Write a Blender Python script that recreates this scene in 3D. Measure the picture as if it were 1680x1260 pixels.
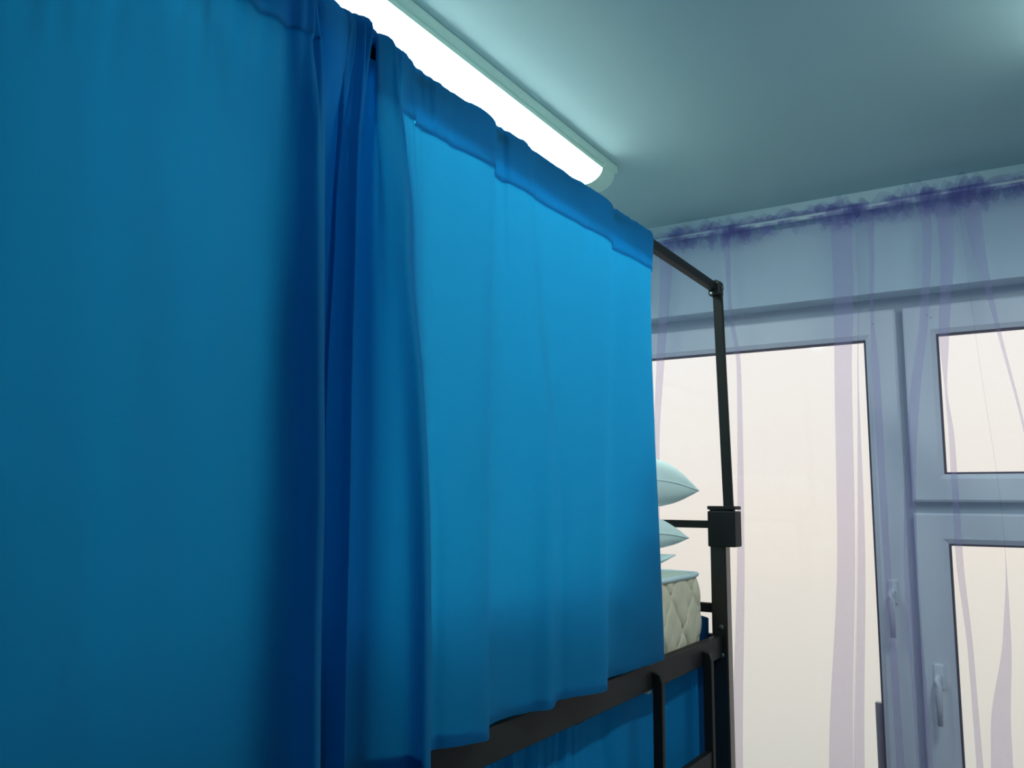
import bpy, bmesh, math, random
from mathutils import Vector, Matrix, noise

for o in list(bpy.data.objects):
    bpy.data.objects.remove(o, do_unlink=True)
S = bpy.context.scene
COL = S.collection

# ------------------------------------------------------------------ camera
cam_data = bpy.data.cameras.new('camera')
cam_data.sensor_width = 36.0
cam_data.lens = 29.75
cam_data.clip_start = 0.02
cam = bpy.data.objects.new('camera', cam_data)
COL.objects.link(cam)
cam.matrix_world = Matrix(((0.8501941, 0.06583361, 0.52233698, 0.0),
                           (0.52637799, -0.12478005, -0.84104468, 0.0),
                           (0.00980822, 0.98999792, -0.14074063, 1.55),
                           (0, 0, 0, 1)))
S.camera = cam

# ------------------------------------------------------------------ sky: bright overcast, dimmer ground haze below the horizon
world = bpy.data.worlds.new('overcast_sky')
S.world = world
world.use_nodes = True
nt = world.node_tree
nt.nodes.clear()
w_out = nt.nodes.new('ShaderNodeOutputWorld')
w_bg = nt.nodes.new('ShaderNodeBackground')
w_tc = nt.nodes.new('ShaderNodeTexCoord')
w_sep = nt.nodes.new('ShaderNodeSeparateXYZ')
w_map = nt.nodes.new('ShaderNodeMapRange')
w_map.inputs['From Min'].default_value = -0.5
w_map.inputs['From Max'].default_value = 0.5
w_ramp = nt.nodes.new('ShaderNodeValToRGB')
cr = w_ramp.color_ramp
cr.elements[0].position = 0.0
cr.elements[0].color = (0.40, 0.40, 0.34, 1)
cr.elements[1].position = 1.0
cr.elements[1].color = (0.98, 0.96, 0.93, 1)
e = cr.elements.new(0.25); e.color = (0.65, 0.65, 0.56, 1)
e = cr.elements.new(0.48); e.color = (0.86, 0.81, 0.69, 1)
e = cr.elements.new(0.70); e.color = (0.94, 0.92, 0.84, 1)
nt.links.new(w_tc.outputs['Generated'], w_sep.inputs[0])
nt.links.new(w_sep.outputs['Z'], w_map.inputs['Value'])
nt.links.new(w_map.outputs['Result'], w_ramp.inputs['Fac'])
nt.links.new(w_ramp.outputs['Color'], w_bg.inputs['Color'])
nt.links.new(w_bg.outputs[0], w_out.inputs[0])
SKY_STRENGTH = 1.27
LAMP_STRENGTH = 25.0
ROOM_LAMP_STRENGTH = 43.0
LAMP_COLOR = (0.80, 1.0, 0.94)
w_bg.inputs['Strength'].default_value = SKY_STRENGTH

S.view_settings.view_transform = 'Standard'
S.view_settings.look = 'None'
S.view_settings.exposure = 0.0
S.view_settings.gamma = 1.0
S.view_settings.use_curve_mapping = False
try:
    S.cycles.transparent_max_bounces = 40
    S.cycles.max_bounces = 14
    S.cycles.diffuse_bounces = 8
    S.cycles.transmission_bounces = 12
    S.cycles.sample_clamp_indirect = 6.0
    S.cycles.use_denoising = True
except Exception:
    pass

# ------------------------------------------------------------------ materials
def new_mat(name):
    m = bpy.data.materials.new(name)
    m.use_nodes = True
    m.node_tree.nodes.clear()
    out = m.node_tree.nodes.new('ShaderNodeOutputMaterial')
    return m, m.node_tree, out

def principled(name, color, rough=0.5, metal=0.0, spec=0.5, bump=None, vary=None, coat=0.0):
    """bump=(scale, strength), vary=(scale, amount): soft tone variation of the paint"""
    m, t, out = new_mat(name)
    p = t.nodes.new('ShaderNodeBsdfPrincipled')
    p.inputs['Base Color'].default_value = (*color, 1)
    p.inputs['Roughness'].default_value = rough
    p.inputs['Metallic'].default_value = metal
    p.inputs['Specular IOR Level'].default_value = spec
    p.inputs['Coat Weight'].default_value = coat
    tc = t.nodes.new('ShaderNodeTexCoord')
    if vary:
        n = t.nodes.new('ShaderNodeTexNoise'); n.inputs['Scale'].default_value = vary[0]; n.inputs['Detail'].default_value = 4
        t.links.new(tc.outputs['Object'], n.inputs['Vector'])
        mx = t.nodes.new('ShaderNodeMixRGB'); mx.blend_type = 'MIX'
        mx.inputs['Color1'].default_value = (*[c * (1 - vary[1]) for c in color], 1)
        mx.inputs['Color2'].default_value = (*[min(1, c * (1 + vary[1])) for c in color], 1)
        t.links.new(n.outputs['Fac'], mx.inputs['Fac'])
        t.links.new(mx.outputs[0], p.inputs['Base Color'])
    if bump:
        n = t.nodes.new('ShaderNodeTexNoise'); n.inputs['Scale'].default_value = bump[0]; n.inputs['Detail'].default_value = 3
        t.links.new(tc.outputs['Object'], n.inputs['Vector'])
        b = t.nodes.new('ShaderNodeBump'); b.inputs['Strength'].default_value = bump[1]; b.inputs['Distance'].default_value = 0.002
        t.links.new(n.outputs['Fac'], b.inputs['Height'])
        t.links.new(b.outputs[0], p.inputs['Normal'])
    t.links.new(p.outputs[0], out.inputs[0])
    return m

def cloth(name, color, trans_color, trans=0.4, sheen=0.0, weave=900.0):
    """opaque cloth that lets some light through, with a fine woven relief"""
    m, t, out = new_mat(name)
    tc = t.nodes.new('ShaderNodeTexCoord')
    n = t.nodes.new('ShaderNodeTexNoise'); n.inputs['Scale'].default_value = weave; n.inputs['Detail'].default_value = 2
    t.links.new(tc.outputs['Object'], n.inputs['Vector'])
    b = t.nodes.new('ShaderNodeBump'); b.inputs['Strength'].default_value = 0.25; b.inputs['Distance'].default_value = 0.0006
    t.links.new(n.outputs['Fac'], b.inputs['Height'])
    p = t.nodes.new('ShaderNodeBsdfPrincipled')
    p.inputs['Base Color'].default_value = (*color, 1)
    p.inputs['Roughness'].default_value = 0.75
    p.inputs['Specular IOR Level'].default_value = 0.14
    p.inputs['Sheen Weight'].default_value = sheen
    p.inputs['Sheen Roughness'].default_value = 0.4
    p.inputs['Sheen Tint'].default_value = (0.45, 0.75, 1.0, 1)
    tr = t.nodes.new('ShaderNodeBsdfTranslucent')
    tr.inputs['Color'].default_value = (*trans_color, 1)
    t.links.new(b.outputs[0], p.inputs['Normal'])
    mx = t.nodes.new('ShaderNodeMixShader'); mx.inputs[0].default_value = trans
    t.links.new(p.outputs[0], mx.inputs[1]); t.links.new(tr.outputs[0], mx.inputs[2])
    t.links.new(mx.outputs[0], out.inputs[0])
    return m

def sheer(name, tint, body, fac):
    """voile: most light passes straight through the open weave, the threads scatter the rest"""
    m, t, out = new_mat(name)
    tp = t.nodes.new('ShaderNodeBsdfTransparent'); tp.inputs['Color'].default_value = (*tint, 1)
    df = t.nodes.new('ShaderNodeBsdfDiffuse'); df.inputs['Color'].default_value = (*body, 1)
    tl = t.nodes.new('ShaderNodeBsdfTranslucent'); tl.inputs['Color'].default_value = (*body, 1)
    m1 = t.nodes.new('ShaderNodeMixShader'); m1.inputs[0].default_value = 0.5
    t.links.new(df.outputs[0], m1.inputs[1]); t.links.new(tl.outputs[0], m1.inputs[2])
    m2 = t.nodes.new('ShaderNodeMixShader'); m2.inputs[0].default_value = fac
    t.links.new(tp.outputs[0], m2.inputs[1]); t.links.new(m1.outputs[0], m2.inputs[2])
    t.links.new(m2.outputs[0], out.inputs[0])
    return m

def glass(name):
    m, t, out = new_mat(name)
    tp = t.nodes.new('ShaderNodeBsdfTransparent'); tp.inputs['Color'].default_value = (0.97, 0.975, 0.97, 1)
    gl = t.nodes.new('ShaderNodeBsdfGlossy'); gl.inputs['Roughness'].default_value = 0.03
    fr = t.nodes.new('ShaderNodeFresnel'); fr.inputs['IOR'].default_value = 1.45
    mx = t.nodes.new('ShaderNodeMixShader')
    t.links.new(fr.outputs[0], mx.inputs[0])
    t.links.new(tp.outputs[0], mx.inputs[1]); t.links.new(gl.outputs[0], mx.inputs[2])
    t.links.new(mx.outputs[0], out.inputs[0])
    return m

def emissive(name, color, strength):
    m, t, out = new_mat(name)
    em = t.nodes.new('ShaderNodeEmission')
    em.inputs['Color'].default_value = (*color, 1); em.inputs['Strength'].default_value = strength
    t.links.new(em.outputs[0], out.inputs[0])
    return m

M_CEIL = principled('ceiling_paint', (0.47, 0.63, 0.67), 0.9, bump=(60, 0.05), vary=(1.2, 0.03))
M_WALL = principled('wall_paint', (0.60, 0.74, 0.79), 0.9, bump=(80, 0.08), vary=(1.5, 0.03))
M_FLOOR = principled('floor_laminate', (0.30, 0.24, 0.18), 0.45, vary=(3, 0.15))
M_PVC = principled('white_window_plastic', (0.80, 0.84, 0.88), 0.35, vary=(2, 0.02))
M_PVC_FRAME = principled('shaded_window_frame_profile', (0.42, 0.49, 0.54), 0.4)  # shade of the recess is put into this darker frame colour
M_GASKET = principled('dark_rubber_gasket', (0.03, 0.025, 0.03), 0.7)
M_GLASS = glass('window_glass')
M_STEEL = principled('grey_metal', (0.62, 0.64, 0.66), 0.5, metal=0.2)
M_BLACK = principled('black_powder_coat', (0.010, 0.011, 0.012), 0.55, spec=0.22, bump=(700, 0.06))
M_POST = principled('satin_black_post_coat', (0.012, 0.012, 0.012), 0.30, spec=0.6)
M_BLACKPL = principled('black_plastic', (0.010, 0.011, 0.012), 0.5)
M_BOLT = principled('dull_bolt_head', (0.10, 0.11, 0.11), 0.45, metal=0.6)
M_NUT = principled('bright_nut', (0.7, 0.85, 0.8), 0.25, metal=0.9)
M_PLY = principled('plywood_base', (0.22, 0.15, 0.10), 0.7, vary=(12, 0.2))
M_BLUE = cloth('blue_curtain_cloth', (0.016, 0.215, 0.47), (0.010, 0.275, 0.56), 0.62, sheen=0.0)
M_POCKETBACK = cloth('lightened_pocket_back_cloth', (0.03, 0.36, 0.66), (0.04, 0.62, 0.90), 0.85)  # same curtain cloth, colour lightened to make the header look brighter lit
M_LAP = cloth('shading_lap_cloth', (0.016, 0.215, 0.47), (0.010, 0.34, 0.64), 0.68)
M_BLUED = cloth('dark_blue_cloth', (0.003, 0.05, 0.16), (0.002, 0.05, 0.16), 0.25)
M_BLUE2 = cloth('lower_blue_curtain_cloth', (0.006, 0.34, 0.82), (0.006, 0.42, 0.92), 0.52, sheen=0.0)
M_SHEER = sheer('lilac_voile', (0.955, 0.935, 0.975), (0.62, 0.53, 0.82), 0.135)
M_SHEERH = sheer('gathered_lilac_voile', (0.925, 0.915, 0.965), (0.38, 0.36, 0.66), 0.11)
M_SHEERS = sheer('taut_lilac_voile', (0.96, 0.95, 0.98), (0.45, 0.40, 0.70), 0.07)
M_PILLOW = principled('pale_pillow_cotton', (0.80, 0.90, 0.90), 0.9, spec=0.2, bump=(500, 0.1))
M_TICK = principled('beige_mattress_ticking', (0.76, 0.63, 0.49), 0.8, spec=0.2, bump=(500, 0.12), vary=(25, 0.06))
M_TICKTOP = principled('quilted_mattress_top', (0.72, 0.80, 0.68), 0.85, spec=0.2, bump=(400, 0.1))
M_PIPE = principled('white_mattress_piping', (0.70, 0.80, 0.86), 0.7)
M_LAMPB = principled('lamp_housing_plastic', (0.58, 0.78, 0.70), 0.45)
M_LENS = emissive('lit_lamp_diffuser', LAMP_COLOR, LAMP_STRENGTH)
M_LENS2 = emissive('bright_lamp_diffuser', LAMP_COLOR, ROOM_LAMP_STRENGTH)
M_ROD = principled('white_curtain_rod', (0.74, 0.84, 0.86), 0.4)

# ------------------------------------------------------------------ helpers
def link(name, me, mat, parent=None):
    o = bpy.data.objects.new(name, me)
    if mat is not None:
        me.materials.append(mat)
    COL.objects.link(o)
    if parent is not None:
        o.parent = parent
        o.matrix_parent_inverse = parent.matrix_world.inverted()
    return o

def empty(name, loc=(0, 0, 0)):
    o = bpy.data.objects.new(name, None)
    o.location = loc
    COL.objects.link(o)
    bpy.context.view_layer.update()
    return o

def tag(o, label=None, cat=None, group=None, kind=None):
    if label: o['label'] = label
    if cat: o['category'] = cat
    if group: o['group'] = group
    if kind: o['kind'] = kind
    return o

def bm_box(bm, x0, x1, y0, y1, z0, z1):
    vs = [bm.verts.new((x, y, z)) for z in (z0, z1) for y in (y0, y1) for x in (x0, x1)]
    for f in ((0, 2, 3, 1), (4, 5, 7, 6), (0, 1, 5, 4), (2, 6, 7, 3), (0, 4, 6, 2), (1, 3, 7, 5)):
        bm.faces.new([vs[i] for i in f])
    return vs

def finish(bm, name, mat, parent=None, bevel=0.0, smooth=False, seg=2):
    if bevel > 0:
        bmesh.ops.bevel(bm, geom=list(bm.edges), offset=bevel, segments=seg, affect='EDGES', profile=0.5, clamp_overlap=True)
    bmesh.ops.recalc_face_normals(bm, faces=list(bm.faces))
    me = bpy.data.meshes.new(name)
    bm.to_mesh(me); bm.free()
    if smooth:
        for p in me.polygons: p.use_smooth = True
    return link(name, me, mat, parent)

def box(name, mat, x0, x1, y0, y1, z0, z1, parent=None, bevel=0.0):
    bm = bmesh.new()
    bm_box(bm, x0, x1, y0, y1, z0, z1)
    return finish(bm, name, mat, parent, bevel)

def boxes(name, mat, lst, parent=None, bevel=0.0):
    bm = bmesh.new()
    for b in lst: bm_box(bm, *b)
    return finish(bm, name, mat, parent, bevel)

def bar(name, mat, p0, p1, w, d, side, parent=None, bevel=0.0):
    """rectangular tube from p0 to p1; w along 'side', d across it"""
    p0, p1 = Vector(p0), Vector(p1)
    a = (p1 - p0).normalized(); s = (Vector(side) - a * a.dot(Vector(side))).normalized(); q = a.cross(s)
    bm = bmesh.new(); r = []
    for p in (p0, p1):
        r.append([bm.verts.new(p + s * (w / 2) * i + q * (d / 2) * j) for i, j in ((-1, -1), (1, -1), (1, 1), (-1, 1))])
    for k in range(4):
        bm.faces.new([r[0][k], r[0][(k + 1) % 4], r[1][(k + 1) % 4], r[1][k]])
    bm.faces.new(r[0][::-1]); bm.faces.new(r[1])
    return finish(bm, name, mat, parent, bevel)

def tube(name, mat, pts, rad, parent=None, seg=12):
    bm = bmesh.new(); rings = []
    pts = [Vector(p) for p in pts]
    for i, p in enumerate(pts):
        a = (pts[min(i + 1, len(pts) - 1)] - pts[max(i - 1, 0)]).normalized()
        u = a.orthogonal().normalized() if abs(a.z) < 0.9 else (Vector((1, 0, 0)) - a * a.x).normalized()
        if abs(a.z) < 0.9: u = (Vector((0, 0, 1)) - a * a.z).normalized()
        v = a.cross(u)
        rr = rad[i] if isinstance(rad, (list, tuple)) else rad
        rings.append([bm.verts.new(p + (u * math.cos(2 * math.pi * k / seg) + v * math.sin(2 * math.pi * k / seg)) * rr) for k in range(seg)])
    for a, b in zip(rings, rings[1:]):
        for k in range(seg):
            bm.faces.new([a[k], a[(k + 1) % seg], b[(k + 1) % seg], b[k]])
    bm.faces.new(rings[0][::-1]); bm.faces.new(rings[-1])
    return finish(bm, name, mat, parent, smooth=True)

def bolt(name, mat, loc, axis, r, h, parent=None):
    """domed bolt head standing on a face"""
    a = Vector(axis).normalized(); c = Vector(loc)
    return tube(name, mat, [c, c + a * h * 0.55, c + a * h * 0.85, c + a * h], [r, r * 0.97, r * 0.75, r * 0.35], parent, 14)

def grid_mesh(rows, name, mat, parent=None, smooth=True, closed=False, keep=None):
    """rows[i][j] points -> quad sheet"""
    n, k = len(rows), len(rows[0])
    verts = [tuple(p) for r in rows for p in r]
    faces = []
    for i in range(n - 1):
        for j in range(k - 1):
            if keep and not keep(i, j): continue
            faces.append((i * k + j, i * k + j + 1, (i + 1) * k + j + 1, (i + 1) * k + j))
        if closed:
            faces.append((i * k + k - 1, i * k, (i + 1) * k, (i + 1) * k + k - 1))
    me = bpy.data.meshes.new(name)
    me.from_pydata(verts, [], faces); me.update()
    if smooth:
        for p in me.polygons: p.use_smooth = True
    return link(name, me, mat, parent)

def catmull(pts, per):
    """centripetal-free Catmull-Rom through a list of tuples, 'per' samples for each span"""
    out = []
    n = len(pts)
    for i in range(n - 1):
        p0 = pts[i - 1] if i > 0 else tuple(2 * a - b for a, b in zip(pts[0], pts[1]))
        p1, p2 = pts[i], pts[i + 1]
        p3 = pts[i + 2] if i + 2 < n else tuple(2 * a - b for a, b in zip(pts[-1], pts[-2]))
        for s in range(per):
            t = s / per
            out.append(tuple(0.5 * (2 * b + (c - a) * t + (2 * a - 5 * b + 4 * c - d) * t * t + (3 * b - a - 3 * c + d) * t ** 3)
                             for a, b, c, d in zip(p0, p1, p2, p3)))
    out.append(tuple(pts[-1]))
    return out

def pchip(xs, ys, x):
    """smooth monotone interpolation, xs ascending"""
    n = len(xs)
    if x <= xs[0]: return ys[0] + (x - xs[0]) * (ys[1] - ys[0]) / (xs[1] - xs[0])
    if x >= xs[-1]: return ys[-1] + (x - xs[-1]) * (ys[-1] - ys[-2]) / (xs[-1] - xs[-2])
    k = 0
    while x > xs[k + 1]: k += 1
    def slope(i):
        if i == 0: return (ys[1] - ys[0]) / (xs[1] - xs[0])
        if i == n - 1: return (ys[-1] - ys[-2]) / (xs[-1] - xs[-2])
        a = (ys[i] - ys[i - 1]) / (xs[i] - xs[i - 1]); b = (ys[i + 1] - ys[i]) / (xs[i + 1] - xs[i])
        return 0.0 if a * b <= 0 else 2 * a * b / (a + b)
    h = xs[k + 1] - xs[k]; t = (x - xs[k]) / h
    return ((1 + 2 * t) * (1 - t) ** 2 * ys[k] + t * (1 - t) ** 2 * h * slope(k) +
            t * t * (3 - 2 * t) * ys[k + 1] + t * t * (t - 1) * h * slope(k + 1))

def nz(x, y=0.0, z=0.0):
    return noise.noise(Vector((x, y, z)))

# ================================================================== ROOM SHELL
H = 2.55
XL, XR, YB, YW = -1.72, 1.55, -2.1, 2.786
WX0, WX1, WZ = -1.42, 0.58, 2.2145        # balcony door and window opening
WT = 0.22                                  # wall thickness
def struct(o): o['kind'] = 'structure'; return o
struct(box('floor', M_FLOOR, XL - .1, XR + .1, YB - .1, YW + WT, -0.1, 0.0))
struct(box('ceiling', M_CEIL, XL - .1, XR + .1, YB - .1, YW + WT, H, H + 0.1))
struct(box('wall_left', M_WALL, XL - .1, XL, YB - .1, YW + WT, 0, H))
struct(box('wall_right', M_WALL, XR, XR + .1, YB - .1, YW + WT, 0, H))
struct(box('wall_back', M_WALL, XL, XR, YB - .1, YB, 0, H))
struct(boxes('wall_front', M_WALL, [(XL, WX0, YW, YW + WT, 0, H), (WX1, XR, YW, YW + WT, 0, H),
                                    (WX0, WX1, YW, YW + WT, WZ, H)]))
for nm, b in (('baseboard_left', (XL, XL + .012, YB, YW, 0, .07)), ('baseboard_right', (XR - .012, XR, YB, YW, 0, .07)),
              ('baseboard_back', (XL + .012, XR - .012, YB, YB + .012, 0, .07))):
    struct(box(nm, M_PVC, *b, bevel=.003))

# ------------------------------------------------------------------ balcony door and window in one plastic frame
YF = 2.842                                  # sash faces
FX0, FX1 = WX0, WX1
win = tag(empty('window_1', (-0.42, YF, 0.0)), kind='structure')
# outer fixed frame with the mullion between door and window, set back behind the sashes
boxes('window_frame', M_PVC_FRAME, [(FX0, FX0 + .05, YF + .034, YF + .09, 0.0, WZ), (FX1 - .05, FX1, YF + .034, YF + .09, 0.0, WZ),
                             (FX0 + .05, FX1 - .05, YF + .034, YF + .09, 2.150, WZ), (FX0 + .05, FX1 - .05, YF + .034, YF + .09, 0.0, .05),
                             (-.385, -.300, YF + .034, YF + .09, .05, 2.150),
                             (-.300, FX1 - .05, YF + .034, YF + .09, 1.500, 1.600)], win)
def sash(x0, x1, z0, z1, gx0, gx1, gz0, gz1, name):
    """welded four-bar sash with a recessed pane, black gasket and a glazing bead"""
    bm = bmesh.new()
    y0, y1 = YF, YF + .065
    for y in (y0, y1):
        pass
    def ring(xa, xb, za, zb, y): return [bm.verts.new(v) for v in ((xa, y, za), (xb, y, za), (xb, y, zb), (xa, y, zb))]
    b = .006
    loops = [ring(x0, x1, z0, z1, y1), ring(x0, x1, z0, z1, y0 + b), ring(x0 + b, x1 - b, z0 + b, z1 - b, y0),
             ring(gx0 - .014, gx1 + .014, gz0 - .014, gz1 + .014, y0), ring(gx0, gx1, gz0, gz1, y0 + .010),
             ring(gx0, gx1, gz0, gz1, y1)]
    for a, c in zip(loops, loops[1:] + loops[:1]):
        for k in range(4):
            bm.faces.new([a[k], a[(k + 1) % 4], c[(k + 1) % 4], c[k]])
    s = finish(bm, name, M_PVC, win)
    g = .006
    bmg = bmesh.new()
    for bb in ((gx0, gx1, gz1 - g, gz1), (gx0, gx1, gz0, gz0 + g), (gx0, gx0 + g, gz0 + g, gz1 - g), (gx1 - g, gx1, gz0 + g, gz1 - g)):
        bm_box(bmg, bb[0], bb[1], y0 + .012, y0 + .03, bb[2], bb[3])
    finish(bmg, 'gasket', M_GASKET, s)
    box('pane', M_GLASS, gx0 + g, gx1 - g, y0 + .018, y0 + .024, gz0 + g, gz1 - g, s)
    return s
s_left = sash(-1.362, -.353, .055, 2.171, -1.262, -.443, .16, 2.081, 'door_sash')
s_up = sash(-.331, .522, 1.570, 2.171, -.241, .432, 1.652, 2.081, 'upper_sash')
s_low = sash(-.331, .522, .055, 1.536, -.241, .432, .16, 1.447, 'lower_sash')
def handle(x, z, parent):
    """lever handle: oval rose plate, round neck, lever hanging down"""
    y = YF
    bm = bmesh.new(); bm_box(bm, x - .014, x + .014, y - .010, y, z - .035, z + .035)
    h = finish(bm, 'handle', M_PVC, parent, bevel=.006, smooth=True, seg=3)
    bm = bmesh.new()
    pts = [Vector((x, y - .008, z)), Vector((x, y - .032, z)), Vector((x, y - .044, z - .006)), Vector((x, y - .047, z - .022)), Vector((x, y - .047, z - .13))]
    bm.free()
    o = tube('handle_lever', M_PVC, pts, [.009, .009, .010, .0105, .0075], parent)
    return h
handle(-.398, 1.300, s_left)
handle(-.286, 1.065, s_low)
box('latch_rail', M_STEEL, -.470, -.4495, YF + .026, YF + .05, .16, .965, s_left, bevel=.002)
# screw covers at the upper corners of the sashes
for (x, z, p) in ((-.418, 2.128, s_left), (-.262, 2.14, s_up), (-.251, 2.131, s_up)):
    bolt('screw_cover', M_GASKET, (x, YF, z), (0, -1, 0), .0018, .001, p)

# ================================================================== CEILING LAMP
def prof_extrude(name, mat, prof, y0, y1, parent):
    bm = bmesh.new()
    a = [bm.verts.new((x, y0, z)) for x, z in prof]; b = [bm.verts.new((x, y1, z)) for x, z in prof]
    n = len(prof)
    for k in range(n): bm.faces.new([a[k], a[(k + 1) % n], b[(k + 1) % n], b[k]])
    bm.faces.new(a[::-1]); bm.faces.new(b)
    return finish(bm, name, mat, parent)
def batten_lamp(LX, LY0, LY1, label, lens=None):
    lamp = tag(empty('batten_lamp', (LX, (LY0 + LY1) / 2, H)), label, 'lamp')
    base_prof = [(LX - .066, H - .001), (LX - .066, H - .016), (LX - .060, H - .020), (LX - .056, H - .0195), (LX - .054, H - .030), (LX + .054, H - .030), (LX + .056, H - .0195), (LX + .060, H - .020), (LX + .066, H - .016), (LX + .066, H - .001)]
    prof_extrude('housing', M_LAMPB, base_prof, LY0 + .002, LY1 - .002, lamp)
    arc = [math.pi * k / 18 for k in range(19)]
    prof_extrude('diffuser', lens or M_LENS, [(LX + .049 * math.cos(t), H - .030 - .026 * math.sin(t)) for t in arc], LY0 + .077, LY1 - .077, lamp)
    cap_prof = [(LX + .067, H - .001), (LX + .067, H - .021), (LX + .058, H - .024)] + [(LX + .056 * math.cos(t), H - .026 - .044 * math.sin(t)) for t in arc] + [(LX - .058, H - .024), (LX - .067, H - .021), (LX - .067, H - .001)]
    prof_extrude('end_cap', M_LAMPB, cap_prof, LY1 - .078, LY1, lamp)
    prof_extrude('end_cap', M_LAMPB, cap_prof, LY0, LY0 + .078, lamp)
batten_lamp(-1.073, 0.47, 2.203, 'long lit ceiling lamp with rounded white diffuser running above the blue curtain')
batten_lamp(0.24, 0.90, 2.143, 'second lit ceiling lamp, over the open floor to the right of the view', M_LENS2)

# ================================================================== BUNK BED
bed = tag(empty('bunk_bed', (-1.18, 1.35, 0.0)), 'black metal bunk bed with canopy rail, ladder and square corner post', 'bed')
BX0, BX1 = -1.617, -0.750                   # outer faces of the posts
BY0, BY1 = 0.31, 2.378
PW = 0.044
for (x, y) in ((BX1 - PW, BY1 - PW), (BX1 - PW, BY0), (BX0, BY1 - PW), (BX0, BY0)):
    p = box('post', M_POST, x, x + PW, y, y + PW, 0.0, 1.545, bed, bevel=.004)
    if x > -1:
        fy = y if y > 1 else y + PW
        d = -1 if y > 1 else 1
        bolt('bolt', M_BOLT, (x + PW * .62, fy, 1.222), (0, d, 0), .0075, .006, p)
        bolt('bolt', M_BOLT, (x + PW * .62, fy, 1.148), (0, d, 0), .0075, .006, p)
# side rails (upper and lower bunk): face plate with a ledge behind it
for x0, s in ((-0.765, -1), (-1.602, 1)):
    for z0, z1 in ((1.1435, 1.200), (0.30, 0.356)):
        xa, xb = sorted((x0, x0 + s * .024))
        box('side_rail', M_BLACK, xa, xb, BY0 + PW, BY1 - PW, z0, z1, bed, bevel=.0022)
        xa, xb = sorted((x0 + s * .024, x0 + s * .05))
        box('rail_ledge', M_BLACK, xa, xb, BY0 + PW, 2.300, z0 + .004, z0 + .010, bed)
for y in (BY0 + .01, BY1 - .034):
    for z0, z1 in ((1.1435, 1.200), (0.30, 0.356), (1.258, 1.283), (1.489, 1.510), (.55, .575)):
        box('end_rail', M_BLACK, BX0 + PW, BX1 - PW, y, y + .024, z0, z1, bed, bevel=.002)
box('mattress_base', M_PLY, -1.555, -.832, BY0 + PW, 2.300, 1.1535, 1.1635, bed)
box('mattress_base', M_PLY, -1.555, -.832, BY0 + PW, 2.300, .3105, .3205, bed)
for k in range(4):
    y = .62 + k * .45
    box('cross_slat', M_BLACK, -1.578, -.789, y, y + .03, 1.130, 1.1533, bed)
    if k == 3:
        box('fixing_tab', M_STEEL, -.790, -.772, 1.832, 1.848, 1.134, 1.143, bed)
# canopy: clamps on the posts, uprights, rails along both sides, elbows
def canopy(cx, y, up, mirror):
    z0, z1 = 1.439, 1.549
    xa, xb = (-.797, -.719) if not mirror else (-1.648, -1.570)
    ya, yb = (2.326, 2.386) if up else (.302, .362)
    c = box('clamp', M_BLACK, xa, xb, ya, yb, z0, z1 - .012, bed, bevel=.003)
    box('clamp_plate', M_BLACK, xa, xb, ya, yb, z1 - .008, z1 + .002, c, bevel=.0015)
    box('clamp_neck', M_BLACK, xa + .026, xb - .016, ya + .003, yb - .003, z1 - .013, z1 - .007, c)
for far in (True, False):
    y = 2.340 if far else .348
    canopy(0, y, far, False); canopy(0, y, far, True)
    bar('canopy_post', M_BLACK, (-.7395, y, 1.535), (-.7560, y, 2.163), .027, .014, (1, 0, 0), bed, bevel=.0025)
    bar('canopy_post', M_BLACK, (-1.628, y, 1.535), (-1.612, y, 2.163), .027, .014, (1, 0, 0), bed, bevel=.0025)
for x in (-.765, -1.602):
    box('canopy_rail', M_BLACK, x - .011, x + .011, .36, 2.331, 2.166, 2.190, bed, bevel=.003)
for x, y, d in ((-.762, 2.338, 1), (-.762, .350, -1), (-1.605, 2.338, 1), (-1.605, .350, -1)):
    e_ = box('elbow', M_BLACKPL, x - .017, x + .019, y - .016, y + .020, 2.152, 2.194, bed, bevel=.006)
    bolt('bolt', M_BLACKPL, (x + .002, y, 2.194), (0, 0, 1), .007, .006, e_)
    bolt('bolt', M_BOLT, (x + .019, y - .002, 2.172), (1, 0, 0), .0065, .006, e_)
    bolt('nut', M_NUT, (x - .006, y - .016 * d, 2.158), (0, -d, 0), .0045, .007, e_)
# ladder hooked on the front rail
lad = empty('ladder', (-.75, 2.02, 0.0)); lad.parent = bed; lad.matrix_parent_inverse = bed.matrix_world.inverted()
bpy.context.view_layer.update()
for y0, yd in ((1.838, .017), (2.171, .021)):
    st = bmesh.new()
    xa, xb = -.766, -.742
    prof = [(xa - 0.002, .30), (xb, .30), (xb, 1.150), (-.7465, 1.172), (-.756, 1.181), (xa + .002, 1.181)]
    prof = [(-.7645, .02), (xb, .02), (xb, 1.158), (-.7475, 1.176), (-.7645, 1.181)]
    a = [st.verts.new((x, y0, z)) for x, z in prof]; b = [st.verts.new((x, y0 + yd, z)) for x, z in prof]
    for k in range(len(prof)): st.faces.new([a[k], a[(k + 1) % len(prof)], b[(k + 1) % len(prof)], b[k]])
    st.faces.new(a[::-1]); st.faces.new(b)
    finish(st, 'stile', M_BLACK, lad, bevel=.002)
for z in (.920, .66, .40):
    box('rung', M_BLACK, -.764, -.745, 1.855, 2.171, z - .0205, z + .019, lad, bevel=.0025)

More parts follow.
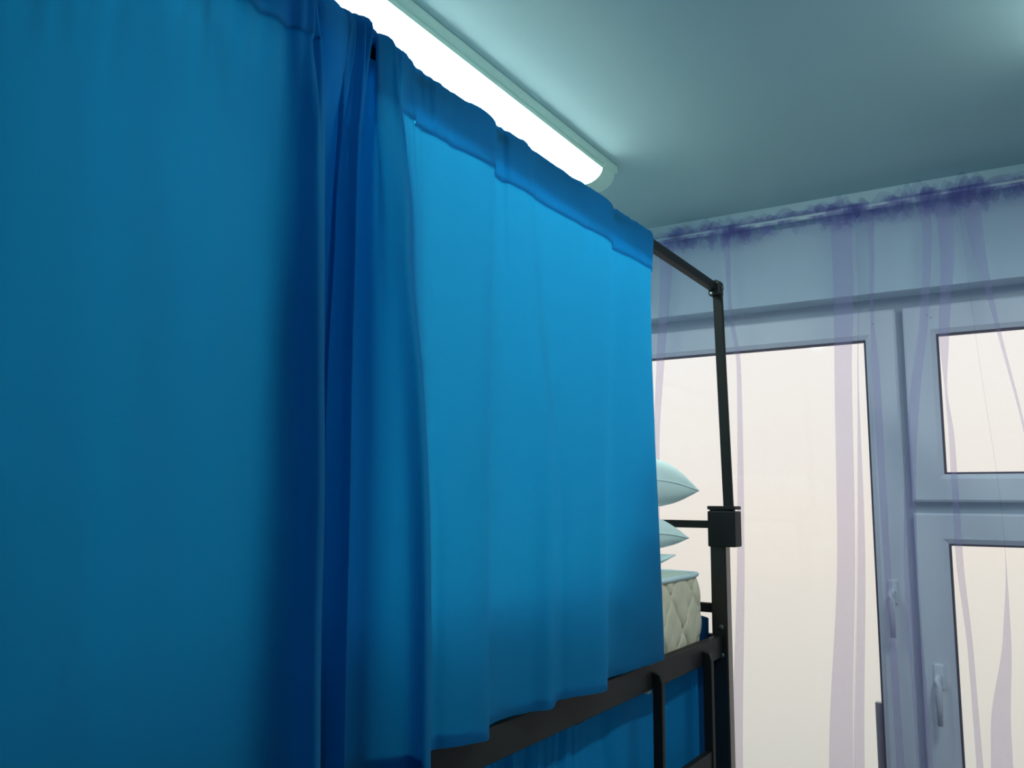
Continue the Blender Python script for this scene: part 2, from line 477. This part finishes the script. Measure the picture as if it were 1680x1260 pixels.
# ================================================================== MATTRESSES
def mattress(x0, x1, y0, y1, z0, z1, label, fine):
    root = tag(empty('mattress', ((x0 + x1) / 2, (y0 + y1) / 2, z0)), label, 'mattress')
    r = .045
    # perimeter, anticlockwise, with outward normals
    per = []
    def side(ax, ay, bx, by, nx, ny, step):
        L = math.hypot(bx - ax, by - ay); n = max(2, int(L / step))
        for k in range(n):
            per.append((ax + (bx - ax) * k / n, ay + (by - ay) * k / n, nx, ny))
    def corner(cx, cy, a0):
        for k in range(6):
            a = a0 + math.pi / 2 * k / 6
            per.append((cx + r * math.cos(a), cy + r * math.sin(a), math.cos(a), math.sin(a)))
    st = .005 if fine else .05
    side(x1, y0 + r, x1, y1 - r, 1, 0, st); corner(x1 - r, y1 - r, 0)
    side(x1 - r, y1, x0 + r, y1, 0, 1, .02); corner(x0 + r, y1 - r, math.pi / 2)
    side(x0, y1 - r, x0, y0 + r, -1, 0, .05); corner(x0 + r, y0 + r, math.pi)
    side(x0 + r, y0, x1 - r, y0, 0, -1, .05); corner(x1 - r, y0 + r, 1.5 * math.pi)
    h = z1 - z0
    def disp(x, y, nx, ny, v):
        bulge = .010 * (1 - (2 * v - 1) ** 2) ** .6 - .006
        s = y if abs(nx) > .5 else x
        z = v * h
        d = bulge
        if fine:
            P = .150
            a = (s * 1.0 + z * .86 - 2.185) / P
            b = (s * 1.0 - z * .86 - 2.075) / P
            for q in (a, b):
                w = abs(q - round(q)) * P
                d -= .008 * math.exp(-(w / .004) ** 2)
                d += .0025 * math.sin(math.pi * min(1, w / (P / 2)))
            d += .0045 * nz(s * 40, z * 5, 3.1) + .0032 * nz(s * 95, z * 8, 7.7)
        return d
    nv = 40 if fine else 8
    rows = []
    for (x, y, nx, ny) in per:
        rows.append([(x + nx * disp(x, y, nx, ny, k / nv), y + ny * disp(x, y, nx, ny, k / nv), z0 + h * k / nv) for k in range(nv + 1)])
    rows.append(rows[0])
    grid_mesh(rows, 'side_panel', M_TICK, root)
    # softly quilted top and plain underside
    nxg, nyg = (24, 120) if fine else (6, 12)
    for nm, zz, sg, m in (('top_panel', z1, 1, M_TICKTOP), ('under_panel', z0, -1, M_TICK)):
        rows = []
        for j in range(nyg + 1):
            row = []
            for i in range(nxg + 1):
                u, v = i / nxg, j / nyg
                x, y = x0 + .004 + (x1 - x0 - .008) * u, y0 + .004 + (y1 - y0 - .008) * v
                # round the corners of the sheet
                for cx, cy, sx, sy in ((x0 + r, y0 + r, -1, -1), (x1 - r, y0 + r, 1, -1), (x0 + r, y1 - r, -1, 1), (x1 - r, y1 - r, 1, 1)):
                    if (x - cx) * sx > 0 and (y - cy) * sy > 0:
                        q = math.hypot(x - cx, y - cy)
                        if q > r - .004: x, y = cx + (x - cx) / q * (r - .004), cy + (y - cy) / q * (r - .004)
                edge = min(u, 1 - u) * (x1 - x0), min(v, 1 - v) * (y1 - y0)
                ed = min(1, min(edge) / .05)
                z = zz + sg * ed * (.005 + .005 * abs(math.sin((x + y) * 21) * math.sin((x - y) * 21)))
                row.append((x, y, z))
            rows.append(row)
        grid_mesh(rows, nm, m, root)
    for zz in (z1 + .001, z0 + .001):
        pts = [(x + nx * .001, y + ny * .001, zz) for (x, y, nx, ny) in per[::(6 if fine else 1)]]
        # closed tube
        bm = bmesh.new(); rings = []
        n = len(pts)
        for i in range(n):
            p = Vector(pts[i]); a = (Vector(pts[(i + 1) % n]) - Vector(pts[i - 1])).normalized(); s = Vector((0, 0, 1)); q = a.cross(s)
            rings.append([bm.verts.new(p + (s * math.cos(t) + q * math.sin(t)) * .0068) for t in [2 * math.pi * k / 10 for k in range(10)]])
        for i in range(n):
            a, b = rings[i], rings[(i + 1) % n]
            for k in range(10): bm.faces.new([a[k], a[(k + 1) % 10], b[(k + 1) % 10], b[k]])
        finish(bm, 'piping', M_PIPE, root, smooth=True)
    return root
mattress(-1.555, -.803, .40, 2.284, 1.172, 1.366, 'beige quilted mattress with white piping on the upper bunk', True)

# ================================================================== PILLOWS
def pillow(cx, cy, cz, hx, hy, T, tip, label, seed, droop=0.0):
    root = empty('pillow', (cx, cy, cz))
    tag(root, label, 'pillow', 'pillows stacked on the upper mattress')
    n = 40
    def pt(a, b, s):
        px = a * hx * (1 - .06 * (1 - b * b) * abs(a) ** 3) ; py = b * hy * (1 - .06 * (1 - a * a) * abs(b) ** 3)
        prof = math.tanh(2.1 * math.sqrt(max(0.0, (1 - a * a) * (1 - b * b)))) / math.tanh(2.1)
        t = T * prof * (1 + .06 * nz(a * 2 + seed, b * 2)) + .0015
        base = tip * (abs(a) * abs(b)) ** 2 + droop * a
        return (cx + px, cy + py, cz + base + s * t + .003 * prof * nz(a * 5 + seed, b * 5, s))
    def ease(k): return math.sin(math.pi / 2 * (2 * k / n - 1))
    rows = []
    for s in (1, -1):
        rows = [[pt(ease(i), ease(j), s) for i in range(n + 1)] for j in range(n + 1)]
        grid_mesh(rows, 'upper_half' if s > 0 else 'lower_half', M_PILLOW, root)
    # sewn seam round the edge
    pts = []
    for k in range(n): pts.append(pt(ease(k), -1, 0))
    for k in range(n): pts.append(pt(1, ease(k), 0))
    for k in range(n): pts.append(pt(-ease(k), 1, 0))
    for k in range(n): pts.append(pt(-1, -ease(k), 0))
    tube('seam', M_PILLOW, pts + [pts[0]], .0022, root, 6)
    return root
pillow(-1.075, 1.965, 1.6125, .299, .236, .071, -.0215, 'topmost white pillow of the stack beside the blue curtain', 1.3)
pillow(-1.100, 1.915, 1.4845, .311, .236, .055, -.017, 'middle white pillow of the stack beside the blue curtain', 4.1)
pillow(-1.125, 1.885, 1.4020, .310, .236, .0225, .022, 'lowest white pillow of the stack lying on the mattress', 8.2)

# ================================================================== UPPER BLUE CURTAIN
# plan of the cloth at seven heights: (along the bed, out from the wall) for each fold line
CURTAIN_Z = [2.215, 2.1, 1.9, 1.7, 1.5, 1.3, 1.18]
CURTAIN = [
    [(0.177,-0.740), (0.183,-0.723), (0.193,-0.690), (0.212,-0.685), (0.231,-0.680), (0.252,-0.680), (0.264,-0.680)],
    [(0.248,-0.738), (0.252,-0.721), (0.257,-0.686), (0.274,-0.680), (0.291,-0.674), (0.310,-0.674), (0.322,-0.674)],
    [(0.311,-0.740), (0.312,-0.721), (0.311,-0.683), (0.327,-0.677), (0.342,-0.671), (0.361,-0.671), (0.372,-0.671)],
    [(0.360,-0.737), (0.359,-0.718), (0.355,-0.679), (0.369,-0.673), (0.383,-0.666), (0.401,-0.666), (0.411,-0.666)],
    [(0.400,-0.739), (0.397,-0.719), (0.389,-0.678), (0.402,-0.672), (0.416,-0.666), (0.433,-0.667), (0.443,-0.667)],
    [(0.444,-0.736), (0.440,-0.715), (0.427,-0.673), (0.439,-0.667), (0.452,-0.661), (0.468,-0.662), (0.478,-0.662)],
    [(0.502,-0.738), (0.494,-0.716), (0.477,-0.673), (0.488,-0.668), (0.499,-0.662), (0.515,-0.662), (0.524,-0.662)],
    [(0.551,-0.736), (0.541,-0.713), (0.519,-0.668), (0.529,-0.663), (0.539,-0.658), (0.553,-0.657), (0.561,-0.656)],
    [(0.605,-0.738), (0.592,-0.715), (0.565,-0.668), (0.573,-0.663), (0.582,-0.657), (0.594,-0.656), (0.602,-0.655)],
    [(0.656,-0.735), (0.643,-0.709), (0.611,-0.657), (0.616,-0.650), (0.619,-0.642), (0.627,-0.641), (0.634,-0.640)],
    [(0.690,-0.728), (0.669,-0.695), (0.619,-0.630), (0.622,-0.621), (0.623,-0.612), (0.631,-0.612), (0.638,-0.612)],
    [(0.701,-0.728), (0.680,-0.696), (0.631,-0.632), (0.634,-0.624), (0.635,-0.615), (0.642,-0.615), (0.649,-0.615)],
    [(0.703,-0.745), (0.694,-0.723), (0.667,-0.680), (0.676,-0.678), (0.683,-0.675), (0.691,-0.675), (0.698,-0.675)],
    [(0.717,-0.750), (0.725,-0.745), (0.731,-0.735), (0.742,-0.735), (0.752,-0.735), (0.760,-0.735), (0.766,-0.735)],
    [(0.776,-0.742), (0.763,-0.740), (0.749,-0.737), (0.747,-0.736), (0.755,-0.736), (0.766,-0.736), (0.772,-0.736)],
    [(0.772,-0.728), (0.759,-0.726), (0.743,-0.722), (0.746,-0.727), (0.760,-0.732), (0.771,-0.732), (0.777,-0.732)],
    [(0.786,-0.742), (0.771,-0.740), (0.755,-0.735), (0.754,-0.736), (0.763,-0.736), (0.773,-0.735), (0.779,-0.735)],
    [(0.786,-0.740), (0.776,-0.734), (0.762,-0.722), (0.764,-0.720), (0.768,-0.718), (0.771,-0.716), (0.775,-0.715)],
    [(0.797,-0.732), (0.783,-0.723), (0.761,-0.705), (0.762,-0.702), (0.765,-0.700), (0.767,-0.697), (0.770,-0.695)],
    [(0.807,-0.748), (0.797,-0.744), (0.787,-0.735), (0.791,-0.735), (0.797,-0.735), (0.802,-0.735), (0.807,-0.735)],
    [(0.824,-0.752), (0.817,-0.751), (0.814,-0.750), (0.819,-0.750), (0.824,-0.750), (0.829,-0.750), (0.834,-0.750)],
    [(0.859,-0.750), (0.848,-0.749), (0.844,-0.746), (0.849,-0.747), (0.854,-0.748), (0.859,-0.748), (0.863,-0.748)],
    [(0.822,-0.738), (0.821,-0.729), (0.831,-0.712), (0.864,-0.711), (0.885,-0.710), (0.896,-0.710), (0.899,-0.710)],
    [(0.854,-0.732), (0.844,-0.716), (0.835,-0.685), (0.863,-0.680), (0.879,-0.675), (0.885,-0.673), (0.886,-0.671)],
    [(0.868,-0.734), (0.857,-0.718), (0.847,-0.686), (0.874,-0.680), (0.888,-0.674), (0.894,-0.672), (0.895,-0.670)],
    [(0.892,-0.740), (0.892,-0.732), (0.895,-0.715), (0.918,-0.715), (0.937,-0.715), (0.950,-0.717), (0.954,-0.718)],
    [(0.940,-0.746), (0.948,-0.743), (0.947,-0.738), (0.964,-0.742), (0.987,-0.745), (1.000,-0.747), (1.003,-0.748)],
    [(0.991,-0.744), (0.991,-0.741), (0.990,-0.735), (0.997,-0.735), (1.006,-0.735), (1.016,-0.736), (1.021,-0.737)],
    [(1.056,-0.740), (1.050,-0.736), (1.037,-0.728), (1.034,-0.726), (1.033,-0.724), (1.040,-0.725), (1.044,-0.725)],
    [(1.127,-0.737), (1.118,-0.733), (1.102,-0.724), (1.092,-0.718), (1.085,-0.713), (1.087,-0.712), (1.089,-0.711)],
    [(1.142,-0.750), (1.136,-0.748), (1.127,-0.744), (1.127,-0.745), (1.130,-0.746), (1.138,-0.748), (1.143,-0.750)],
    [(1.180,-0.751), (1.177,-0.751), (1.175,-0.752), (1.176,-0.754), (1.179,-0.756), (1.186,-0.758), (1.190,-0.759)],
    [(1.184,-0.748), (1.184,-0.747), (1.205,-0.744), (1.244,-0.744), (1.265,-0.745), (1.268,-0.747), (1.271,-0.748)],
    [(1.245,-0.742), (1.241,-0.739), (1.259,-0.733), (1.292,-0.730), (1.307,-0.728), (1.306,-0.728), (1.306,-0.728)],
    [(1.282,-0.746), (1.282,-0.745), (1.311,-0.744), (1.350,-0.744), (1.369,-0.745), (1.371,-0.747), (1.372,-0.748)],
    [(1.413,-0.744), (1.408,-0.742), (1.396,-0.738), (1.391,-0.738), (1.392,-0.737), (1.397,-0.738), (1.399,-0.739)],
    [(1.493,-0.741), (1.485,-0.738), (1.465,-0.733), (1.451,-0.730), (1.439,-0.728), (1.437,-0.727), (1.433,-0.727)],
    [(1.591,-0.740), (1.578,-0.736), (1.551,-0.729), (1.529,-0.724), (1.510,-0.719), (1.504,-0.717), (1.496,-0.716)],
    [(1.608,-0.751), (1.600,-0.750), (1.585,-0.748), (1.576,-0.749), (1.569,-0.750), (1.571,-0.752), (1.568,-0.753)],
    [(1.648,-0.752), (1.643,-0.753), (1.633,-0.754), (1.626,-0.756), (1.621,-0.758), (1.623,-0.760), (1.619,-0.761)],
    [(1.706,-0.747), (1.701,-0.746), (1.692,-0.744), (1.690,-0.745), (1.696,-0.746), (1.706,-0.748), (1.710,-0.750)],
    [(1.790,-0.744), (1.779,-0.743), (1.781,-0.742), (1.787,-0.740), (1.801,-0.738), (1.823,-0.740), (1.832,-0.742)],
    [(1.821,-0.746), (1.811,-0.746), (1.819,-0.747), (1.827,-0.746), (1.843,-0.745), (1.862,-0.746), (1.870,-0.747)],
    [(1.852,-0.762), (1.842,-0.762), (1.848,-0.762), (1.862,-0.763), (1.882,-0.764), (1.901,-0.765), (1.910,-0.766)],
]

def centripetal(pts, per):
    out = []; n = len(pts)
    P = [Vector(p) for p in pts]
    for i in range(n - 1):
        p1, p2 = P[i], P[i + 1]
        p0 = P[i - 1] if i > 0 else p1 * 2 - p2
        p3 = P[i + 2] if i + 2 < n else p2 * 2 - p1
        def kn(a, b): return max(1e-5, (b - a).length) ** .5
        t0 = 0.0; t1 = t0 + kn(p0, p1); t2 = t1 + kn(p1, p2); t3 = t2 + kn(p2, p3)
        for s in range(per):
            t = t1 + (t2 - t1) * s / per
            a1 = p0 * ((t1 - t) / (t1 - t0)) + p1 * ((t - t0) / (t1 - t0))
            a2 = p1 * ((t2 - t) / (t2 - t1)) + p2 * ((t - t1) / (t2 - t1))
            a3 = p2 * ((t3 - t) / (t3 - t2)) + p3 * ((t - t2) / (t3 - t2))
            b1 = a1 * ((t2 - t) / (t2 - t0)) + a2 * ((t - t0) / (t2 - t0))
            b2 = a2 * ((t3 - t) / (t3 - t1)) + a3 * ((t - t1) / (t3 - t1))
            out.append(b1 * ((t2 - t) / (t2 - t1)) + b2 * ((t - t1) / (t2 - t1)))
    out.append(P[-1])
    return out

def smooth01(a, b, x):
    t = max(0.0, min(1.0, (x - a) / (b - a))); return t * t * (3 - 2 * t)

curtain = tag(empty('blue_curtain', (-.74, 1.1, 2.178)), 'bright blue opaque curtain hanging in folds from the upper bunk canopy rail', 'curtain')
PER = 9
ZASC = CURTAIN_Z[::-1]
def section(z):
    zz = min(z, CURTAIN_Z[0])
    pts = [(pchip(ZASC, [q[0] for q in c][::-1], zz), pchip(ZASC, [q[1] for q in c][::-1], zz)) for c in CURTAIN]
    return centripetal(pts, PER)
NU = (len(CURTAIN) - 1) * PER + 1
ref = section(2.1)
def ruffle(i, z):
    """small gathers that fade out below the pocket"""
    y = ref[i][0]
    near = 1 - smooth01(.86, 1.06, y)
    w = smooth01(1.97 - .10 * near, 2.16, z)
    amp = .0045 + .013 * near
    return w * amp * (nz(i * .11 + z * 2.5 * near, z * 3.0, 2.0) + .6 * nz(i * .27 - z * 4.0 * near, z * 5.0, 9.0))
def crease(y, x, z):
    """faint cloth dents"""
    return .0016 * nz(y * 9, z * 3.5, 5.0) + .0008 * nz(y * 30, z * 6, 1.0)
def hem_line(y):
    """height of the stitched lower edge of the rod pocket"""
    return 2.097 + .0045 * nz(y * 11, 6.0) + .003 * nz(y * 34, 8.0)
def index_of(k): return k * PER
IN0, IN1 = index_of(11), index_of(24)       # bunched stretch where the cloth falls straight from the rail without a visible pocket edge
zs = [2.176, 2.165, 2.15, 2.135, 2.12, 2.108, None, 2.085, 2.07, 2.05, 2.03] + [2.01 - .0285 * k for k in range(0, 28)]
zs = [z for z in zs if z is None or z > 1.222] + [1.2075]
HR = zs.index(None)
rows = []
for k, z in enumerate(zs):
    zr = 2.097 if z is None else z
    sec = section(zr)
    row = []
    for i, p in enumerate(sec):
        zz = zr
        if z is None: zz = hem_line(p[0]) + .0055
        if k == len(zs) - 1: zz = zr + .004 * nz(p[0] * 7, 3.0) + .002 * nz(p[0] * 25, 1.0)
        row.append((p[1] + ruffle(i, zr) + crease(p[0], p[1], zr), p[0], zz))
    rows.append(row)
grid_mesh(rows, 'curtain_panel', M_BLUE, curtain, keep=lambda i, j: i >= HR or IN0 <= j < IN1)
# unseen second layer added behind the bunched stretch to darken its folds
lap = []
for k in range(46):
    z = 2.178 - (2.178 - 1.212) * k / 45
    d = 1 - smooth01(1.75, 2.18, z)
    row = []
    for j in range(61):
        v = j / 60
        y = (.655 - .050 * d) + (.205 + .080 * d) * v
        x = -.764 - .004 * math.sin(math.pi * v) + (.006 + .006 * d) * nz(v * 7, z * .8, 12.0) + .006 * d
        x += (.075 * d) * (1 - smooth01(0, .40, v))
        row.append((x, y, z))
    lap.append(row)
grid_mesh(lap, 'shading_lap', M_LAP, curtain)
# bottom hem: a turned-up double layer just behind the edge
hem = []
for z in (1.208, 1.216, 1.224, 1.232):
    sec = section(z)
    hem.append([(p[1] + crease(p[0], p[1], z) - .0035, p[0], z + .004 * nz(p[0] * 7, 3.0)) for p in sec])
grid_mesh(hem, 'hem', M_BLUE, curtain)
# rod pocket: doubled cloth, over the canopy rail and down behind it
rows = []
RX, RZ = -.765, 2.178
zf = [2.093, 2.0935, 2.105, 2.12, 2.135, 2.15, 2.165, 2.176]
secs = [section(z) for z in zf]
NA = 10
for k, z in enumerate(zf):
    row = []
    for i, p in enumerate(secs[k]):
        y = p[0]
        far = smooth01(IN1, IN1 + 8, i) if i > IN0 else 1 - smooth01(IN0 - 6, IN0, i)
        off = far * (.0030 + (0.0 if k < 2 else .0015 * nz(i * .22, z * 9, 4.0))) + crease(y, p[1], z)
        zb = 1.0 - smooth01(2.093, 2.13, z)
        zz = z + zb * (hem_line(y) - 2.093)
        row.append((p[1] + ruffle(i, z) + off, y, zz))
    rows.append(row)
for a in range(1, NA + 1):
    t = math.pi * a / NA
    row = []
    for i in range(NU):
        p = secs[-1][i]
        x0 = rows[len(zf) - 1][i][0]
        puff = 1.0 + .28 * nz(i * .17, 3.0, 1.0) + .18 * nz(i * .41, 1.0, 6.0) + .35 * (1 - smooth01(.84, .98, p[0]))
        hx = max(.012, x0 - RX)
        bx = .024
        x = RX + math.cos(t) * (hx if t < math.pi / 2 else bx)
        z = 2.176 + math.sin(t) * (.022 * puff + .004)
        row.append((x, p[0] + .004 * math.sin(t) * nz(i * .2, 9.0), z))
    rows.append(row)
# the back layer runs down close behind the front one to the stitched edge
for z, w in ((2.160, .25), (2.145, .75), (2.130, 1.0), (2.115, 1.0), (2.104, 1.0)):
    sec = section(z)
    row = []
    for i, p in enumerate(sec):
        xf = p[1] + ruffle(i, z) + crease(p[0], p[1], z) - .0035
        row.append(((RX - .022) * (1 - w) + xf * w, p[0], z + (hem_line(p[0]) - 2.097) * (1 - smooth01(2.104, 2.14, z))))
    rows.append(row)
NF = len(zf) + NA
grid_mesh(rows[:NF], 'rod_pocket', M_BLUE, curtain, keep=lambda i, j: i >= 7 or not (IN0 <= j < IN1))
grid_mesh(rows[NF - 1:], 'pocket_back', M_POCKETBACK, curtain, keep=lambda i, j: not (IN0 - 3 <= j < IN1 + 6))

# ================================================================== LOWER BUNK CURTAINS
low = []
zl = [1.150 - .02 * k for k in range(42)]
for z in zl:
    row = []
    for k in range(420):
        y = .37 + (2.312 - .37) * k / 419
        d = 1.150 - z
        g = 1 - smooth01(1.50, 1.66, y)                       # gathered tight nearer to the camera
        fan = y + .22 * d * (y - 1.62) * g
        x = -.826 + g * .020 * (nz(fan * 26, d * 2.2, 3.0) + .6 * nz(fan * 60, d * 3.0, 8.0)) * (1 - .35 * smooth01(0, .5, d))
        x += (1 - g) * (.006 * math.sin((y - 1.7) * 16) + .010 * math.exp(-((y - 2.262 - .02 * d) / .018) ** 2) - .007 * math.exp(-((y - 1.70 - .18 * d) / .02) ** 2))
        row.append((x + .002 * nz(y * 12, z * 5), y, z))
    low.append(row)
lc = grid_mesh(low, 'lower_curtain', M_BLUE2)
tag(lc, 'blue curtain of the lower bunk hanging behind the black ladder', 'curtain')
endc = []
for k in range(30):
    z = 1.252 - .022 * k
    endc.append([(-.797 - .66 * j / 90, 2.318 + .006 * math.sin(j * .7) + .003 * nz(j * .5, z * 4) , z - .006 * max(0, 1 - j / 4) * (1 if k == 0 else 0)) for j in range(91)])
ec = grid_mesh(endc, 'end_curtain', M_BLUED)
tag(ec, 'dark blue cloth edge hanging between the mattress end and the black corner post', 'curtain')

# ================================================================== SHEER LILAC CURTAIN ON THE BALCONY DOOR
RODY, RODZ = 2.735, 2.4795
rod = tag(empty('curtain_rod', (-.25, RODY, RODZ)), 'thin white rod carrying the sheer lilac curtain below the ceiling', 'curtain rod')
tube('rod_tube', M_ROD, [(-1.45, RODY, RODZ), (-.2, RODY, RODZ - .001), (.70, RODY, RODZ)], .0085, rod, 14)
for x in (-1.43, .66):
    box('rod_bracket', M_ROD, x - .008, x + .008, RODY - .011, YW, RODZ - .012, RODZ - .0065, rod, bevel=.001)
    bolt('rod_end', M_ROD, (x + (.04 if x > 0 else -.02), RODY, RODZ), (1 if x > 0 else -1, 0, 0), .012, .014, rod)

FOLDS = [  # each: rows of (height, centre x, width) of one lapped fold
    [(2.45, -1.25, .04), (1.9, -1.26, .03), (.1, -1.28, .05)],
    [(2.45, -1.056, .055), (2.39, -1.058, .045), (2.03, -1.086, .026), (1.73, -1.104, .018), (.1, -1.115, .03)],
    [(2.45, -.842, .020), (2.21, -.837, .011), (2.00, -.813, .013), (1.42, -.823, .022), (.8, -.85, .03), (.1, -.86, .03)],
    [(2.45, -.476, .060), (2.207, -.479, .058), (1.98, -.490, .050), (1.43, -.505, .050), (.82, -.545, .066), (.1, -.56, .08)],
    [(2.45, -.432, .0004), (2.2, -.436, .0005), (1.98, -.447, .002), (1.43, -.462, .020), (.826, -.494, .026), (.1, -.51, .03)],
    [(2.45, -.392, .022), (2.35, -.392, .014), (2.12, -.400, .009), (1.97, -.398, .022), (1.43, -.394, .018), (.8, -.385, .02), (.1, -.38, .03)],
    [(2.45, -.243, .036), (2.40, -.236, .024), (2.107, -.258, .022), (1.89, -.293, .026), (1.64, -.319, .030), (1.30, -.332, .036), (1.0, -.325, .038), (.1, -.31, .05)],
    [(2.45, -.186, .050), (2.32, -.186, .038), (2.03, -.209, .024), (1.887, -.212, .006), (1.75, -.205, .014), (1.43, -.205, .018), (1.16, -.192, .014), (.1, -.18, .03)],
    [(2.45, -.150, .0004), (2.0, -.125, .0004), (1.45, -.092, .0006), (1.20, -.103, .020), (.96, -.132, .048), (.1, -.15, .07)],
    [(2.45, -.118, .050), (2.36, -.112, .040), (2.05, -.070, .010), (1.77, -.026, .006), (1.4, .012, .006), (.1, .04, .02)],
    [(2.45, .09, .03), (1.8, .10, .02), (.1, .11, .04)],
    [(2.45, .27, .04), (1.8, .28, .03), (.1, .26, .04)],
    [(2.45, .45, .03), (1.8, .45, .03), (.1, .47, .04)],
]
SX0, SX1 = -1.40, .62
def fold_at(fd, z):
    zz = [f[0] for f in fd][::-1]
    return pchip(zz, [f[1] for f in fd][::-1], z), max(.0004, pchip(zz, [f[2] for f in fd][::-1], z))
def sheer_section(z):
    pts = []
    fl = [fold_at(f, z) for f in FOLDS]
    prev = SX0
    damp = .35 + .65 * (1 - smooth01(2.0, 2.45, z))
    for n, (c, w) in enumerate(fl):
        end = c - w / 2 - .004
        for k in range(6):
            x = prev + (end - prev) * k / 5
            y = RODY - .012 + damp * .010 * nz(n * 3.1 + k * .55, z * .5, 2.0) * (1 if 0 < k < 5 else .4)
            pts.append((x, y))
        h = w / 2
        y0 = RODY - .012
        pts += [(c, y0 - .001), (c + h * .9, y0 - .002), (c + h, y0 - .0035), (c + h * .9, y0 - .005), (c, y0 - .006), (c - h * .9, y0 - .007), (c - h, y0 - .0085), (c - h * .9, y0 - .010), (c, y0 - .010)]
        prev = c + h + .004
    for k in range(6):
        pts.append((prev + (SX1 - prev) * k / 5, RODY - .012 + .004 * nz(k, z)))
    return centripetal(pts, 4)
sheer_c = tag(empty('sheer_curtain', (-.39, RODY, RODZ)), 'sheer lilac curtain hanging in front of the bright balcony door and window', 'curtain')
rows = []
for k in range(80):
    z = 2.450 - (2.450 - .04) * k / 79
    rows.append([(p[0], p[1], z) for p in sheer_section(z)])
grid_mesh(rows, 'voile_panel', M_SHEER, sheer_c)
# gathered pocket, frill above the rod and short pleats fanning out below it
def bunch(x):
    """how tightly the heading is pushed together along the rod"""
    v = .22 + .5 * max(0, nz(x * 5.5, 4.4)) + .25 * max(0, nz(x * 17, 1.4))
    for c, s, a in ((-.475, .05, .75), (-.42, .03, .3), (-.25, .05, .7), (-.17, .06, .9), (-.10, .04, .6), (-1.03, .04, .5), (-.87, .05, .6), (-.31, .05, .4), (.15, .05, .7), (.4, .06, .6)):
        v += a * math.exp(-((x - c) / s) ** 2)
    return min(1.25, v)
rows = []
for r in range(13):
    ang = math.pi * 2 * r / 12 + math.pi / 2
    row = []
    for k in range(601):
        x = SX0 + (SX1 - SX0) * k / 600
        rr = .0115 + .002 * nz(x * 60, 2.0, r * .4)
        row.append((x, RODY + rr * math.cos(ang), RODZ + rr * math.sin(ang)))
    rows.append(row)
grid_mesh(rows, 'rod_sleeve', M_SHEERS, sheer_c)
rnd = random.Random(7)
def leaf(acc, cx, z0, w, h, side, down):
    """one gathered loop of cloth springing from the sleeve"""
    n, m = 8, 7
    ph = rnd.uniform(0, 6.28); sk = rnd.uniform(-.3, .3) * h; t1, t2 = rnd.uniform(-.3, .3), rnd.uniform(.6, 1.6)
    base = len(acc[0])
    for q in range(m + 1):
        v = q / m
        for p in range(n + 1):
            u = 2 * p / n - 1
            lip = 1 - .22 * u * u + t1 * .5 * u + .12 * math.sin(u * 3.1 * t2 + ph)
            if down:
                wid = w * (1 - .25 * v)
                z = z0 - h * v * lip
            else:
                wid = w * (1 + .12 * math.sin(math.pi * v))
                z = z0 + h * v * lip * (1 - .5 * abs(u) ** 4)
            x = cx + u * wid / 2 + sk * v
            y = RODY + side * (.0125 + .004 * v) + .0035 * math.sin(u * 3 + ph) * v
            acc[0].append((x, y, min(z, H - .004)))
    for q in range(m):
        for p in range(n):
            s = base + q * (n + 1) + p
            acc[1].append((s, s + 1, s + n + 2, s + n + 1))
def leaves(name, seed, count, down):
    rnd.seed(seed)
    acc = ([], [])
    made = 0
    while made < count:
        x = rnd.uniform(SX0 + .01, SX1 - .01); d = bunch(x)
        if rnd.random() > .25 + .75 * d: continue
        made += 1
        if down:
            over = d > .75 and rnd.random() < .45          # tightly bunched loops wrap right over the rod
            leaf(acc, x, RODZ + (.012 if over else -.004), rnd.uniform(.02, .055), rnd.uniform(.012, .040) + .022 * d * rnd.random() + (.016 if over else 0), -1 if over else rnd.choice((-1, 1)), True)
        else:
            leaf(acc, x, RODZ + .005, rnd.uniform(.03, .085) / (.7 + d), rnd.uniform(.010, .020) + .034 * d * rnd.random(), rnd.choice((-1, 1)), False)
    me = bpy.data.meshes.new(name); me.from_pydata(acc[0], [], acc[1]); me.update()
    for p in me.polygons: p.use_smooth = True
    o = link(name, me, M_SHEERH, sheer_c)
    o['kind'] = 'stuff'
leaves('frill', 3, 190, False)
leaves('pleats', 5, 330, True)
